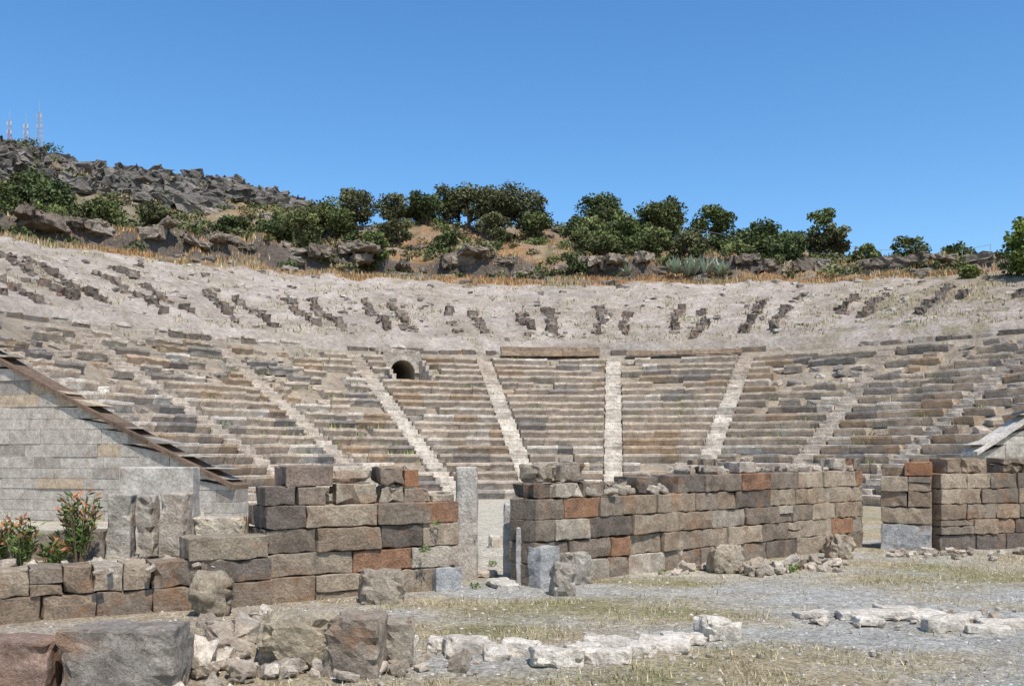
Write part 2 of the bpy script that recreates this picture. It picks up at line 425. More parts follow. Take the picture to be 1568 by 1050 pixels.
for i in range(26):
    s = rng.uniform(.15, .4); t = rng.random()
    c = L(rng.uniform(-W, W), yb+.15+t*1.6, top+(ZD-top)*t+.06)
    block(mb, c, (s*1.4, s, s*.7), rng.uniform(0, 3), (0, .1), s*.1, s*.1, np.array([.5, .43, .35])*rng.uniform(.7, 1.1), (4, 4, 3), s*.3)
mb.obj('tunnel_entrance', [M_seat])

# ------------------------------------------------------------------ analemma retaining walls
def retaining(x0, x1, yf, topf, cop, colf, name, thick=.7):
    mb = MB(); H = .36
    zc = 0
    xa, xb = min(x0, x1), max(x0, x1); k = yf(1)-yf(0); ang = math.atan(k)
    while zc < 13:
        x = xa-rng.uniform(0, .6); hh = H*rng.uniform(.8, 1.3)
        while x < xb:
            w = rng.uniform(.55, 1.7); e = x+w
            a_, b_ = max(x, xa)+.005, min(e, xb)-.005
            if b_-a_ > .05:
                ta, tb = min(zc+hh, topf(a_)), min(zc+hh, topf(b_))
                if max(ta, tb) > zc+.03:
                    ta = max(ta, zc+.001); tb = max(tb, zc+.001)
                    o = rng.normal()*.012; nx, ny = sin(ang), -cos(ang)
                    V = []
                    for dep in (o, -thick):
                        for (xx, zz) in ((a_, zc+.004), (b_, zc+.004), (b_, tb-.004), (a_, ta-.004)):
                            V.append((xx+nx*dep, yf(xx)+ny*dep, zz))
                    mb.add(V, [(0, 1, 2, 3), (7, 6, 5, 4), (3, 2, 6, 7), (1, 5, 6, 2), (0, 3, 7, 4), (0, 4, 5, 1)], colf())
            x = e
        zc += hh
    x = xa
    while x < xb:
        e = min(x+rng.uniform(.8, 1.3), xb)
        V = []; jz = rng.normal()*.006; jd = rng.normal()*.012
        for dep in (.14+jd, -thick-.02):
            for xx, dz in ((x+.004, .0), (e-.004, .0), (e-.004, .12+jz), (x+.004, .12+jz)):
                V.append((xx+sin(ang)*dep, yf(xx)-cos(ang)*dep, topf(xx)+dz+.002))
        mb.add(V, [(0, 1, 2, 3), (7, 6, 5, 4), (3, 2, 6, 7), (1, 5, 6, 2), (0, 3, 7, 4), (0, 4, 5, 1)], np.array(cop)*rng.uniform(.8, 1.2))
        x = e
    mb.obj(name, [M_ash])
def topL(x):
    r = sqrt((x-CX)**2+(lineL(x)-CY)**2); return min(max(.8, (RISE/RUN)*(r-12)+1.05), 15)
def topR(x): return 1.95+.62*(x-14.3)
def cl():
    t = rng.random(); c = np.array([.46, .42, .36]) if t < .82 else (np.array([.48, .385, .275]) if t < .94 else np.array([.34, .30, .26]))
    return c*rng.uniform(.92, 1.07)
retaining(-36, -7.9, lineL, topL, (.15, .105, .075), cl, 'retaining_wall')  # dark coping colour has the shadow line beneath it painted in
retaining(14.3, 34, lineR, topR, (.54, .50, .44), lambda: np.array([.47, .43, .37])*rng.uniform(.85, 1.1), 'retaining_wall')

# ------------------------------------------------------------------ foreground ruined walls
PAL = [((.36, .275, .195), 5), ((.29, .235, .18), 4), ((.42, .34, .25), 4), ((.38, .215, .13), 1.5), ((.20, .165, .135), 2.4), ((.48, .415, .33), 1.2)]
def pal():
    w = np.array([p[1] for p in PAL]); i = rng.choice(len(PAL), p=w/w.sum()); return np.array(PAL[i][0])*rng.uniform(.86, 1.12)
class Wall:
    def __init__(s, p0, p1): s.p0 = np.array(p0); s.p1 = np.array(p1); d = s.p1-s.p0; s.L = np.linalg.norm(d); s.d = d/s.L; s.n = np.array([-s.d[1], s.d[0]]); s.ang = atan2(d[1], d[0]); s.mb = MB()
    def blk(s, a, b, z0, z1, dep=0, th=.6, col=None, amp=.010, bev=.012, chip=.04, rz=0, ty=0):
        c2 = s.p0+s.d*(a+b)/2+s.n*(dep+th/2)
        block(s.mb, (c2[0], c2[1], (z0+z1)/2), (b-a-.003, th, z1-z0-.001), s.ang+rz, (0, ty), bev, amp, pal() if col is None else col, None, chip)
    def course(s, a, b, z0, z1, lo=.35, hi=1.1, th=.6, dep=0, skip=0, chip=.035):
        x = a
        while x < b-.01:
            w = rng.uniform(lo, hi); e = x+w
            if b-e < .22: e = b
            if rng.random() >= skip:
                if rng.random() < .12 and e-x < .9:
                    zm = z0+(z1-z0)*rng.uniform(.4, .6)
                    s.blk(x, e, z0, zm, dep+rng.normal()*.012, th, None, chip=chip); s.blk(x, e, zm, z1, dep+rng.normal()*.012, th, None, chip=chip)
                else: s.blk(x, e, z0, z1+rng.normal()*.004, dep+rng.normal()*.018, th, None, chip=chip, rz=rng.normal()*.008)
            x = e
    def done(s, name, m=None): return s.mb.obj(name, [m or M_block])

R = (.38, .195, .115); D = (.20, .165, .135); G = (.43, .36, .27); Lg = (.58, .50, .39); M_ = (.30, .24, .18); BG = (.44, .44, .43)
w = Wall((-3.28, 13.05), (-.77, 14.5)); z = [-.06, .34, .66, .99, 1.30]
for i in range(4): w.course(0, w.L, z[i], z[i+1], .45, 1.3, .65, 0.0)
for i in range(4): w.course(.1, w.L, z[i], z[i+1]-.03, .45, 1.3, .6, .7)
w.blk(0, .42, 1.30, 1.56, .05, .5, D); w.blk(.46, .86, 1.30, 1.55, .05, .5, M_); w.blk(.30, .98, 1.56, 1.84, .1, .55, (.28, .215, .17))
w.blk(.98, 1.62, 1.60, 1.83, .2, .5, Lg, chip=.12, bev=.06); w.blk(1.02, 1.62, 1.30, 1.59, .1, .5, G, chip=.1); w.blk(1.66, 2.08, 1.55, 1.82, .1, .5, M_, chip=.14)
w.blk(1.66, 2.05, 1.30, 1.54, .1, .5, G, chip=.12); w.blk(2.1, 2.33, 1.52, 1.77, .2, .4, R); w.blk(2.06, 2.5, 1.30, 1.50, .15, .5, M_, chip=.1)
w.blk(2.5, 2.86, 1.30, 1.40, .1, .5, G)
w.blk(2.45, 2.88, -.05, .35, -.12, .3, BG)
w.done('ruined_stone_wall')
w = Wall((-6.3, 11.35), (-3.75, 12.75)); z = [-.1, .30, .64]
w.course(0, w.L, z[0], z[1], .35, .9, .6); w.course(0, w.L, z[1], z[2], .3, .8, .6, chip=.06)
w.done('ruined_stone_wall')
w = Wall((-3.85, 12.5), (-3.1, 12.95)); w.blk(0, .85, -.05, .33, .1, .5, M_); w.blk(-.02, .84, .33, .62, .12, .5, D); w.blk(-.25, .82, .62, .93, .12, .6, (.36, .30, .22)); w.done('stone_block_stack')
w = Wall((-6.9, 13.1), (-5.55, 13.3)); w.blk(0, .72, .5, .95, 0, .5, (.34, .29, .23)); w.blk(.74, 1.35, .5, .96, 0.1, .5, (.25, .21, .17)); w.done('stone_block_stack')

gx = np.arange(-9, -2.9, .12); gy = np.arange(11.6, 19, .12); X, Y = np.meshgrid(gx, gy, indexing='ij'); x = X.ravel(); y = Y.ravel(); q = np.stack([x, y, 0*x], 1)
ed = np.minimum.reduce([(y-(12.0+.55*(x+6)))/.35, (-3.35-x)/.4, (18.8-y)/1.2, np.full(len(x), 1.)])
z = -.15+.72*np.clip(ed, 0, 1)+.05*fbm(q*2, 33, 3)
na, nr = X.shape; I = np.arange(na*nr).reshape(na, nr); F = np.stack([I[:-1, :-1], I[1:, :-1], I[1:, 1:], I[:-1, 1:]], -1).reshape(-1, 4)
mb = MB(); mb.add(np.stack([x, y, z], 1), F.tolist(), np.tile([.50, .42, .31], (len(x), 1))); mb.obj('earth_terrace', [M_gr], smooth=True)

def single(name, c, size, rz=0, tilt=(0, 0), bev=.05, amp=.03, col=(.3, .27, .23), chip=.12, m=None, res=None):
    mb = MB(); block(mb, (0, 0, 0), size, rz, tilt, bev, amp, col, res or tuple(int(max(4, min(12, round(x/.06)))) for x in size), chip)
    o = mb.obj(name, [m or M_block], smooth=bev > .09); o.location = c; return o
single('standing_stone', (-5.42, 13.6, 1.0), (.32, .35, .9), .1, (0, .02), .02, .012, (.50, .46, .39), .05)
single('standing_stone', (-5.06, 13.65, 1.0), (.24, .3, .86), -.1, (0, -.07), .02, .014, (.44, .39, .32), .07)
single('standing_stone', (-4.66, 13.6, 1.02), (.36, .35, .9), .0, (0, .03), .02, .012, (.52, .45, .36), .05)
single('stone_slab', (-5.6, 15.6, 1.15), (1.15, .4, 1.3), .03, (0, 0), .02, .008, (.50, .46, .40), .03, M_ash)
single('stone_slab', (-4.15, 14.0, .85), (.7, .5, .52), .1, (0, 0), .03, .02, (.56, .49, .38), .08)
single('stone_pillar', (-.735, 15.9, .88), (.36, .34, 1.84), .05, (0, 0), .02, .012, (.57, .52, .45), .06, M_marble)
single('door_jamb', (-.02, 15.6, .58), (.24, .34, 1.28), .0, (0, .01), .02, .01, (.54, .52, .48), .035, M_marble)
single('door_jamb', (.16, 15.1, .42), (.20, .3, .95), .0, (0, -.01), .02, .01, (.52, .50, .47), .035, M_marble)
single('threshold_slab', (-.15, 14.9, .03), (.4, .9, .12), .2, (0, 0), .03, .02, (.60, .56, .49), .06, M_marble)
single('threshold_slab', (-.5, 16.2, .03), (.5, .5, .12), .1, (0, 0), .03, .02, (.54, .46, .36), .06, M_marble)
single('stone_block', (-.25, 21, .12), (.5, .4, .3), .1, (0, 0), .04, .02, (.6, .53, .42), .1, M_marble)

w = Wall((.35, 14.7), (7.55, 21.0)); z = [-.1, .34, .67, 1.0, 1.32, 1.64]
for i in range(4): w.course(0, w.L-.02, z[i], z[i+1], .4, 1.25, .6)
for i in range(4): w.course(1.3, w.L-.02, z[i], z[i+1]-.04, .45, 1.25, .55, .65)
w.course(3.35, w.L-.02, z[4], z[5], .6, 1.3, .6)
w.blk(2.35, 2.95, 1.32, 1.62, .1, .5, D, chip=.12)
w.course(.0, 1.55, 1.32, 1.56, .3, .6, .5, 0, 0, .10)
w.blk(.12, .6, 1.56, 1.86, .1, .45, G, chip=.16, bev=.06); w.blk(.65, 1.2, 1.55, 1.87, .1, .5, (.34, .29, .23), chip=.14, bev=.04)
w.blk(1.75, 2.15, 1.3, 1.55, .1, .5, G, chip=.15)
w.blk(5.4, 6.0, 1.64, 1.85, .2, .5, (.54, .48, .40)); w.blk(4.2, 4.9, 1.64, 1.8, .5, .5, Lg, chip=.14)
w.blk(-.02, .38, -.05, .62, -.14, .3, (.45, .45, .43)); w.blk(.5, .95, -.05, .5, -.3, .35, (.42, .38, .32), chip=.12, bev=.06)
w.done('ruined_stone_wall')
w = Wall((7.75, 20.6), (8.75, 20.1)); z = [-.1, .55, .9, 1.22, 1.54, 1.84]
w.blk(0, .98, z[0], z[1], 0, .9, (.45, .45, .44))
w.course(0, .98, z[1], z[2], .5, 1.1, .9); w.course(0, .98, z[2], z[3], .4, 1.1, .9); w.course(0, .98, z[3], z[4], .4, 1.1, .9)
w.blk(.45, .98, z[4], z[5], 0, .9, R); w.blk(0, .45, z[4], z[5]-.1, .3, .5, (.3, .23, .16)); w.done('stone_pier')
w = Wall((8.85, 20.2), (16, 22.5)); z = [-.1, .32, .64, .96, 1.28, 1.6, 1.92]
for i in range(5): w.course(0, w.L, z[i], z[i+1], .35, 1.0, .7)
w.course(.2, w.L, z[5], z[6], .35, .9, .6, 0, .12, .09)
for i in range(5): w.course(0, w.L, z[i], z[i+1]-.04, .5, 1.2, .5, .75)
w.done('ruined_stone_wall')
w = Wall((2.2, 18.6), (8.6, 24)); w.course(0, w.L, -.1, .6, .5, 1.2, .5); w.course(0, w.L, .6, 1.25, .5, 1.1, .5); w.course(.5, w.L, 1.25, 1.62, .3, .9, .5, 0, .2, .12); w.course(2.2, w.L, 1.62, 1.9, .3, .8, .5, 0, .45, .15)
w.done('ruined_stone_wall')

single('stone_block', (-4.35, 8.35, .22), (.95, .5, .46), .06, (0, .02), .02, .02, (.34, .235, .18), .07)
single('stone_block', (-3.33, 8.5, .25), (.98, .6, .56), .03, (0, -.02), .02, .02, (.33, .295, .25), .08)
single('stone_block', (-2.02, 9.3, .24), (.72, .5, .50), .15, (.05, .05), .07, .03, (.46, .39, .28), .14)
single('stone_block', (-1.42, 9.0, .25), (.50, .5, .58), -.1, (.03, .04), .03, .02, (.35, .29, .225), .08)
single('stone_block', (-1.08, 9.35, .2), (.28, .4, .5), .1, (.03, .04), .03, .02, (.42, .37, .29), .08)
single('stone_block', (-1.75, 13.15, .2), (.58, .45, .5), .2, (.0, .04), .06, .03, (.40, .34, .26), .1)
single('standing_stone', (-6.1, 11.15, .42), (.17, .3, 1.1), 0, (0, .03), .03, .02, (.26, .23, .2), .05)
single('boulder', (-3.72, 12.15, .25), (.5, .42, .58), .3, (0, .05), .10, .05, (.43, .36, .26), .18)
single('boulder', (3.62, 16.6, .22), (.54, .42, .50), .3, (0, .05), .08, .04, (.46, .39, .29), .14)
single('boulder', (6.25, 18.7, .22), (.52, .4, .48), .3, (0, .05), .08, .04, (.46, .39, .29), .14)
single('boulder', (.72, 13.9, .2), (.34, .3, .5), .3, (0, .05), .06, .03, (.44, .39, .32), .1)
single('stone_slab', (2.7, 17.0, .25), (.6, .3, .5), .6, (0, .05), .03, .02, (.52, .47, .4), .1)

def rub(name, c, s, col=None):
    single(name, c, s, rng.uniform(-.4, .4), (rng.normal()*.06, rng.normal()*.08), min(s)*.16, min(s)*.12, col if col is not None else np.array([.70, .63, .53])*rng.uniform(.88, 1.1), min(s)*.34, M_marble, (8, 6, 5))
for (u, y, wdt, hh) in ((-1.13, 9.9, .30, .2), (-.75, 10.0, .24, .16), (-.45, 9.85, .5, .2), (-.15, 9.55, .26, .14), (.10, 9.8, .38, .18), (.42, 9.3, .5, .2), (.72, 9.75, .28, .14), (.92, 9.45, .46, .16), (.98, 10.1, .5, .14), (1.3, 9.9, .3, .12), (1.55, 10.0, .52, .14), (1.72, 10.35, .28, .14), (2.25, 10.7, .44, .26), (1.95, 10.45, .2, .1),
                       (4.45, 12.0, .9, .12), (5.0, 11.9, .5, .10), (4.95, 11.2, .5, .18), (5.35, 11.0, .5, .1), (5.7, 11.3, .6, .12), (4.2, 11.6, .3, .1), (6.2, 11.5, .5, .1), (3.7, 12.1, .4, .08), (4.9, 12.5, .5, .08), (5.5, 11.8, .3, .1), (6.4, 11.0, .4, .1)):
    rub('limestone_rubble_block', (u, y, hh*.33), (wdt, .32, hh))
def heap(name, n, cx, cy, sx, sy, lo, hi, zb=0, pile=0, mats=M_marble, cols=None, slope=0):
    mb = MB()
    for i in range(n):
        s = rng.uniform(lo, hi)*(.6 if rng.random() < .6 else 1); dx, dy = rng.normal()*sx, rng.normal()*sy
        zz = zb+s*.22+pile*math.exp(-(dx/sx)**2-(dy/sy)**2)*rng.random()
        c = (np.array([.60, .52, .42]) if rng.random() < .6 else np.array([.42, .35, .27]))*rng.uniform(.8, 1.15)
        sz = (s*rng.uniform(.8, 1.5), s*rng.uniform(.7, 1.1), s*rng.uniform(.4, .75))
        block(mb, (cx+dx, cy+dy+slope*dx, zz), sz, rng.uniform(0, 6), (rng.normal()*.3, rng.normal()*.3), min(sz)*.14, min(sz)*.2, c, (5, 5, 4), min(sz)*.45)
    mb.obj(name, [mats])
heap('rubble_heap', 40, -2.75, 9.3, .3, .5, .1, .3, 0, .22)
heap('rubble_heap', 10, -2.65, 10.0, .2, .2, .3, .5, 0, .1)
heap('rubble_heap', 26, -2.9, 10.8, .25, .4, .1, .26, 0, .12)
heap('rubble_heap', 60, -1.6, 9.3, .7, .45, .05, .22, 0, .06)
heap('rubble_heap', 46, 4.9, 17.0, .6, .3, .08, .34, 0, .08, slope=.5)
heap('rubble_heap', 20, 3.3, 17.1, .5, .3, .06, .24, 0, .05, slope=.8)
heap('rubble_heap', 30, -5.4, 12.6, .8, .25, .05, .2, .55, .03)
heap('rubble_heap', 25, 1.2, 18.0, .6, .5, .1, .35, 0, .3)
heap('rubble_heap', 50, .8, 9.8, 1.5, .35, .03, .13, 0, 0)
heap('rubble_heap', 36, 5.0, 11.6, .8, .5, .03, .14, 0, 0)
heap('rubble_heap', 30, 8.6, 19.5, 1.2, .25, .08, .26, 0, .05)
mb = MB()
for (x0, y0, x1, y1, zt, n) in ((-3.1, 13.5, -.9, 14.9, 1.33, 26), (.9, 15.2, 2.6, 16.8, 1.36, 30), (3.2, 17.6, 7.4, 21.3, 1.66, 40), (9, 20.6, 14.5, 22.4, 1.66, 30)):
    for i in range(n):
        t = rng.random(); s = rng.uniform(.06, .24)
        block(mb, (x0+(x1-x0)*t+rng.normal()*.1, y0+(y1-y0)*t+rng.uniform(0, .4), zt+s*.2), (s*1.3, s, s*.7), rng.uniform(0, 6), (rng.normal()*.2, rng.normal()*.2), s*.15, s*.1, np.array([.54, .47, .38])*rng.uniform(.6, 1.2), (3, 3, 3), s*.3)
mb.obj('loose_stones', [M_block])
mb = MB()
for i in range(600):
    a = rng.uniform(-70, 60); r = rng.uniform(29.5, 46); x, y, z = height([a], [r])
    if not inside(x[0], y[0], 1): continue
    s = rng.uniform(.1, .55)**1.2
    block(mb, (x[0], y[0], z[0]+s*.08), (s*1.4, s, s*.6), rng.uniform(0, 6), (0, 0), s*.1, s*.1, (np.array([.6, .54, .46]) if rng.random() < .65 else np.array([.27, .23, .19]))*rng.uniform(.8, 1.1), (3, 3, 3), s*.3)
mb.obj('scattered_stones', [M_seat])

# ------------------------------------------------------------------ hill rocks
mb = MB(); mb2 = MB()
a = -46.
while a < 41:
    rl = float(ledge_r([a])[0]); x, y, z = height([a], [rl+1.6]); off = rng.normal()*.5
    x2, y2, _ = height([a], [rl+.5+off])
    nz = vnoise(np.array([[a*.16, 0, 0]]), 66)[0]
    if nz < .12 or rng.random() < .25:
        wd_ = rng.uniform(.9, 3.2); th = rng.uniform(.4, 1.1)
        block(mb, (x2[0], y2[0], z[0]-th*.35+rng.normal()*.2), (wd_, rng.uniform(1.4, 2.6), th), -radians(a)+rng.normal()*.3, (rng.normal()*.1, rng.normal()*.13), .05, .15, np.array([.31, .255, .20])*rng.uniform(.65, 1.3), (9, 7, 5), .5)
        if rng.random() < .6:
            block(mb, (x2[0]+rng.normal()*.6, y2[0]+.2+rng.normal()*.3, z[0]-th*.9-.35), (wd_*.7, 1.4, .8), -radians(a)+rng.normal()*.3, (rng.normal()*.12, rng.normal()*.12), .05, .14, np.array([.24, .195, .15])*rng.uniform(.65, 1.3), (7, 5, 5), .5)  # lower rocks darker: shade of the undercut put into their colour
    a += rng.uniform(1.0, 3.0)
for i in range(380):
    a = rng.uniform(-45, 42)
    r = rng.choice([rng.normal(50.5, 1.8), rng.uniform(54, 75), rng.uniform(70, 108)], p=[.35, .35, .3])
    x, y, z = height([a], [r]); s = rng.uniform(.4, 1.5)*(1.15 if r > 70 else .72)
    block(mb, (x[0], y[0], z[0]), (s*rng.uniform(1, 2.2), s*1.1, s*rng.uniform(.5, .8)), rng.uniform(-.5, .5)-radians(a), (rng.normal()*.15, rng.normal()*.15), s*.1, s*.16, np.array([.31, .265, .215])*rng.uniform(.65, 1.4), (5, 5, 4), s*.4)
mb.obj('hillside_rocks', [M_rock])
for i in range(240):
    a = rng.uniform(-29.5, -17.0) if rng.random() < .72 else rng.uniform(-40, -29)
    r = rng.uniform(92, 113); x, y, z = height([a], [r]); s = rng.uniform(.9, 2.6)
    block(mb2, (x[0], y[0], z[0]+s*.12), (s*rng.uniform(1, 2.0), s*1.2, s*rng.uniform(.6, .9)), rng.uniform(-.6, .6), (rng.normal()*.2, rng.normal()*.2), s*.06, s*.16, np.array([.21, .19, .165])*rng.uniform(.6, 1.35), (6, 6, 5), s*.4)
mb2.obj('rocky_crag', [M_rock])

# ------------------------------------------------------------------ foliage
def leaves(mb, cen, rad, n, ls, col):
    d = rng.normal(size=(n, 3)); d /= np.linalg.norm(d, axis=1, keepdims=True); rr = rng.random(n)**.45
    p = np.array(cen)+d*rr[:, None]*np.array(rad)
    u = rng.normal(size=(n, 3)); u /= np.linalg.norm(u, axis=1, keepdims=True); w = np.cross(u, rng.normal(size=(n, 3))); w /= np.linalg.norm(w, axis=1, keepdims=True)
    s = ls*rng.uniform(.6, 1.4, (n, 1)); u = u*s; w = w*s*.6
    Pq = np.stack([p-u, p-w*.9, p+u, p+w*.9], 1)
    c = np.array(col)*rng.uniform(.65, 1.4, (n, 1))
    mb.polys(Pq, c, 0)
def limb(mb, p0, p1, r0, r1, col=(.12, .09, .07)):
    p0 = np.array(p0, float); p1 = np.array(p1, float); d = p1-p0; d /= np.linalg.norm(d)
    a = np.cross(d, [0.3, 1, .1]); a /= np.linalg.norm(a); b2 = np.cross(d, a); V = []
    for p, r in ((p0, r0), ((p0+p1)/2+rng.normal(0, r0*.3, 3), (r0+r1)/2), (p1, r1)):
        for k in range(6): V.append(p+a*r*cos(k*pi/3)+b2*r*sin(k*pi/3))
    F = [(l*6+k, l*6+(k+1) % 6, l*6+6+(k+1) % 6, l*6+6+k) for l in range(2) for k in range(6)]
    mb.add(V, F, col, 1)
GREENS = [(.095, .115, .038), (.11, .125, .045), (.075, .095, .036), (.13, .145, .053), (.105, .106, .048)]
def tree(name, x, y, w, h, trunk=.2, dens=1.0, green=None):
    mb = MB(); g = np.array(green if green is not None else GREENS[rng.integers(len(GREENS))])
    ncl = int(12+w*h*.8); th = h*trunk
    base = (0, 0, -.4); fork = (rng.normal()*.1*w, 0, th)
    limb(mb, base, fork, .06*w*.8+.03, .04*w+.02)
    lop = rng.normal(size=3)*.25
    for i in range(ncl):
        d = rng.normal(size=3); d /= np.linalg.norm(d); rr = rng.uniform(.3, 1.12)**.6
        stretch = 1+.35*float(np.dot(d, lop))
        c = np.array([d[0]*rr*w*.43*stretch, d[1]*rr*w*.42, th*.8+(h-th*.8)*(.48+.44*d[2]*rr*stretch)])
        s = rng.uniform(.10, .22)*min(w, h)+.1
        if i % 3 == 0: limb(mb, fork, c, .03*w+.01, .01)
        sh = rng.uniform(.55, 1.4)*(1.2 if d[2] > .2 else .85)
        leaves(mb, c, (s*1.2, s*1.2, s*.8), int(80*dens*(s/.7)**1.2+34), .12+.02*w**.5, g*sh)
    o = mb.obj(name, [M_leaf, M_bark]); o.location = (x, y, hz(x, y)); return o
T = [
 (-18.7, 99, 4.6, 4.4), (-16.0, 101, 4.0, 5.4), (-16.9, 97, 3.0, 2.8), (-12.2, 103, 3.8, 4.0), (-8.9, 102, 3.2, 4.2), (-5.9, 106, 3.8, 4.8), (-9.8, 104, 3.0, 3.6),
 (-3.8, 103, 4.4, 5.2), (-.8, 102, 5.0, 5.4), (1.8, 101, 4.8, 4.8), (2.6, 98, 3.2, 3.4), (-7.2, 105, 3.4, 4.2), (-1.8, 99, 3.0, 2.8),
 (9.0, 104, 4.6, 5.2), (10.2, 100, 3.4, 3.8), (6.4, 97, 3.4, 3.0), (8.0, 91, 5.0, 3.8), (9.7, 90, 4.2, 4.0), (12.2, 92, 3.4, 3.0), (11.3, 96, 3.2, 3.0),
 (14.6, 95, 4.6, 4.8), (15.5, 99, 3.4, 4.4), (19.6, 97, 4.2, 4.4), (21.6, 92, 3.2, 2.8), (23.4, 91, 4.4, 4.2), (25.2, 89, 3.4, 3.0), (27.0, 88, 2.2, 1.8), (22.6, 88, 3, 2.4), (24.4, 86, 3.2, 2.6), (20.2, 90, 3.0, 2.2),
 (28.0, 88, 3.0, 4.6), (28.8, 87, 2.4, 3.6), (34.8, 86, 2.8, 3.3), (38.8, 86, 4.0, 2.6), (30.5, 92, 2.0, 2.4), (41.5, 84, 2.8, 1.9), (43.4, 84, 2.4, 1.4), (13.0, 87, 3.0, 2.6), (18.0, 87, 2.6, 2.2), (16.4, 90, 3.0, 2.6)]
for t in T: tree('oak_tree', *t)
S = [
 (-11.4, 81.5, 2.8, 3.2), (-17.0, 79.5, 3.0, 3.4), (-10.8, 92, 3.0, 2.8), (-20.0, 84, 2.8, 2.6), (-25.0, 90, 2.6, 2.2), (-30.0, 92, 3.0, 2.4), (-36.8, 88, 4.0, 4.4), (-39.5, 82, 5.6, 4.8), (-42.0, 84, 5.4, 4.6), (-37.5, 79, 3.6, 2.8),
 (-41.0, 78, 3.8, 2.8), (-27.8, 75.5, 2.6, 3.0), (-44.5, 85, 4.4, 3.6), (-34.0, 95, 3.0, 2.4), (-24.5, 84, 2.6, 2.0), (-22.6, 90, 2.8, 2.6), (-29.0, 84, 2.6, 2.0), (-6.2, 92, 2.4, 1.9), (-1.0, 92, 2.0, 1.6), (8.2, 84, 3.4, 2.8), (15.2, 83.5, 3.4, 2.6), (22.6, 82, 3.4, 2.4), (5.2, 82.5, 1.8, 1.9), (-47, 92, 3, 2.4),
 (-32.5, 83, 3.0, 2.0), (-14.2, 90, 2.4, 1.8), (11.0, 84, 3.2, 2.6), (-45.0, 80, 4.0, 3.2), (-27.0, 98, 2.4, 1.8), (-48, 98, 3.4, 2.4), (-42, 100, 3.0, 2.2), (-52, 104, 3.4, 2.6), (-38, 103, 2.6, 2.0), (29, 79.5, 2.4, 1.8), (19.2, 83, 2.6, 2.0)]
for t in S: tree('shrub', *t, trunk=.08)
tree('shrub', 33.0, 62.8, 3.6, 3.9, .05, 1.3, (.16, .21, .05))
tree('shrub', 30.8, 66.0, 1.6, 1.0, .05, 1.0, (.17, .19, .06))
mb = MB()
for i in range(1250):
    a = rng.uniform(-50, 40); r = rng.uniform(49, 110) if a < -12 else rng.uniform(48.5, 82)
    if rng.random() > (1 if a < -12 else .5): continue
    x, y, z = height([a], [r]); s = rng.uniform(.35, 1.35)*(1.05 if r > 80 else .72)
    g = np.array(GREENS[rng.integers(5)])*rng.uniform(.7, 1.4) if rng.random() < .75 else np.array([.24, .19, .10])
    for k in range(3):
        leaves(mb, (x[0]+rng.normal()*s*.5, y[0]+rng.normal()*s*.4, z[0]+s*.45), (s*.75, s*.75, s*.6), int(20+28*s), .15, g*rng.uniform(.8, 1.2))
mb.obj('hillside_shrubs', [M_leaf])

def blades(mb, Pp, h, w, col, lean=.5):
    n = len(Pp); a = rng.uniform(0, 2*pi, n); d = np.stack([np.cos(a), np.sin(a), 0*a], 1); s = np.stack([-np.sin(a), np.cos(a), 0*a], 1)
    hh = (h*rng.uniform(.5, 1.4, n))[:, None]; ww = (w*rng.uniform(.6, 1.3, n))[:, None]
    tip = Pp+d*hh*lean*rng.random((n, 1))+np.array([0, 0, 1])*hh
    mb.polys(np.stack([Pp-s*ww, Pp+s*ww, tip], 1), col, 0)
mb = MB(); n = 66000
a = rng.uniform(-50, 46, n); r = np.where(rng.random(n) < .5, rng.uniform(45.8, 52, n), rng.uniform(51, 82, n))
x, y, z = height(a, r); q = np.stack([x, y, 0*x], 1)
k = fbm(q*.5, 133, 3)+rng.normal(size=n)*.12 > .0
q = np.stack([x, y, z-.03], 1)[k]; t = rng.random((len(q), 1)); pn = fbm(q*.25, 190, 2)[:, None]
col = np.where(t < .6+pn, np.array([[.46, .26, .115]]), np.where(t < .82+pn*.5, np.array([[.54, .43, .25]]), np.array([[.21, .20, .085]])))*rng.uniform(.7, 1.2, (len(q), 1))
blades(mb, q, .36, .05, col); mb.obj('dry_hill_grass', [M_grass])
mb = MB(); n = 30000
a = rng.uniform(-60, 60, n); r = rng.uniform(29, 46, n); x, y, z = height(a, r); q = np.stack([x, y, 0*x], 1)
k = (fbm(q*.8, 143, 3)+.16*(a > 25)+.10*(r < 36) > .2) & inside(x, y, 1); q = np.stack([x, y, z-.02], 1)[k]; t = rng.random((len(q), 1))
col = np.where(t < .55, np.array([[.29, .27, .12]]), np.array([[.5, .4, .24]]))*rng.uniform(.7, 1.2, (len(q), 1))
blades(mb, q, .2, .045, col)
n = 6000; a = rng.uniform(-60, 60, n); nn = rng.integers(3, NR, n); r = R0+RUN*nn+.7; x = CX+r*np.sin(np.radians(a)); y = CY+r*np.cos(np.radians(a))
q = np.stack([x, y, .4+RISE*nn+0*x], 1); k = (fbm(q*.9, 150, 2) > .28-.1*(np.abs(a) > 30)) & inside(x, y, 1); q = q[k]
blades(mb, q, .22, .04, np.array([[.25, .26, .10]])*rng.uniform(.7, 1.3, (len(q), 1))); mb.obj('cavea_weeds', [M_grass])
mb = MB(); n = 120000
x = rng.uniform(-4, 17, n); y = 6.5+17*rng.random(n)**1.5; q = np.stack([x, y, 0*x], 1)
k = (rng.random(n) > gmask(q)*.9+.02) & (y < 14.3+.86*np.clip(x, 0, 7)) & (fbm(q*2.5, 160, 3)+rng.normal(size=n)*.15 > -.08)
q = q[k]; q[:, 2] = .05*fbm(q*.5, 90, 3)-.01; t = rng.random((len(q), 1)); gn = (fbm(q*.8, 97, 3)[:, None] > .02)
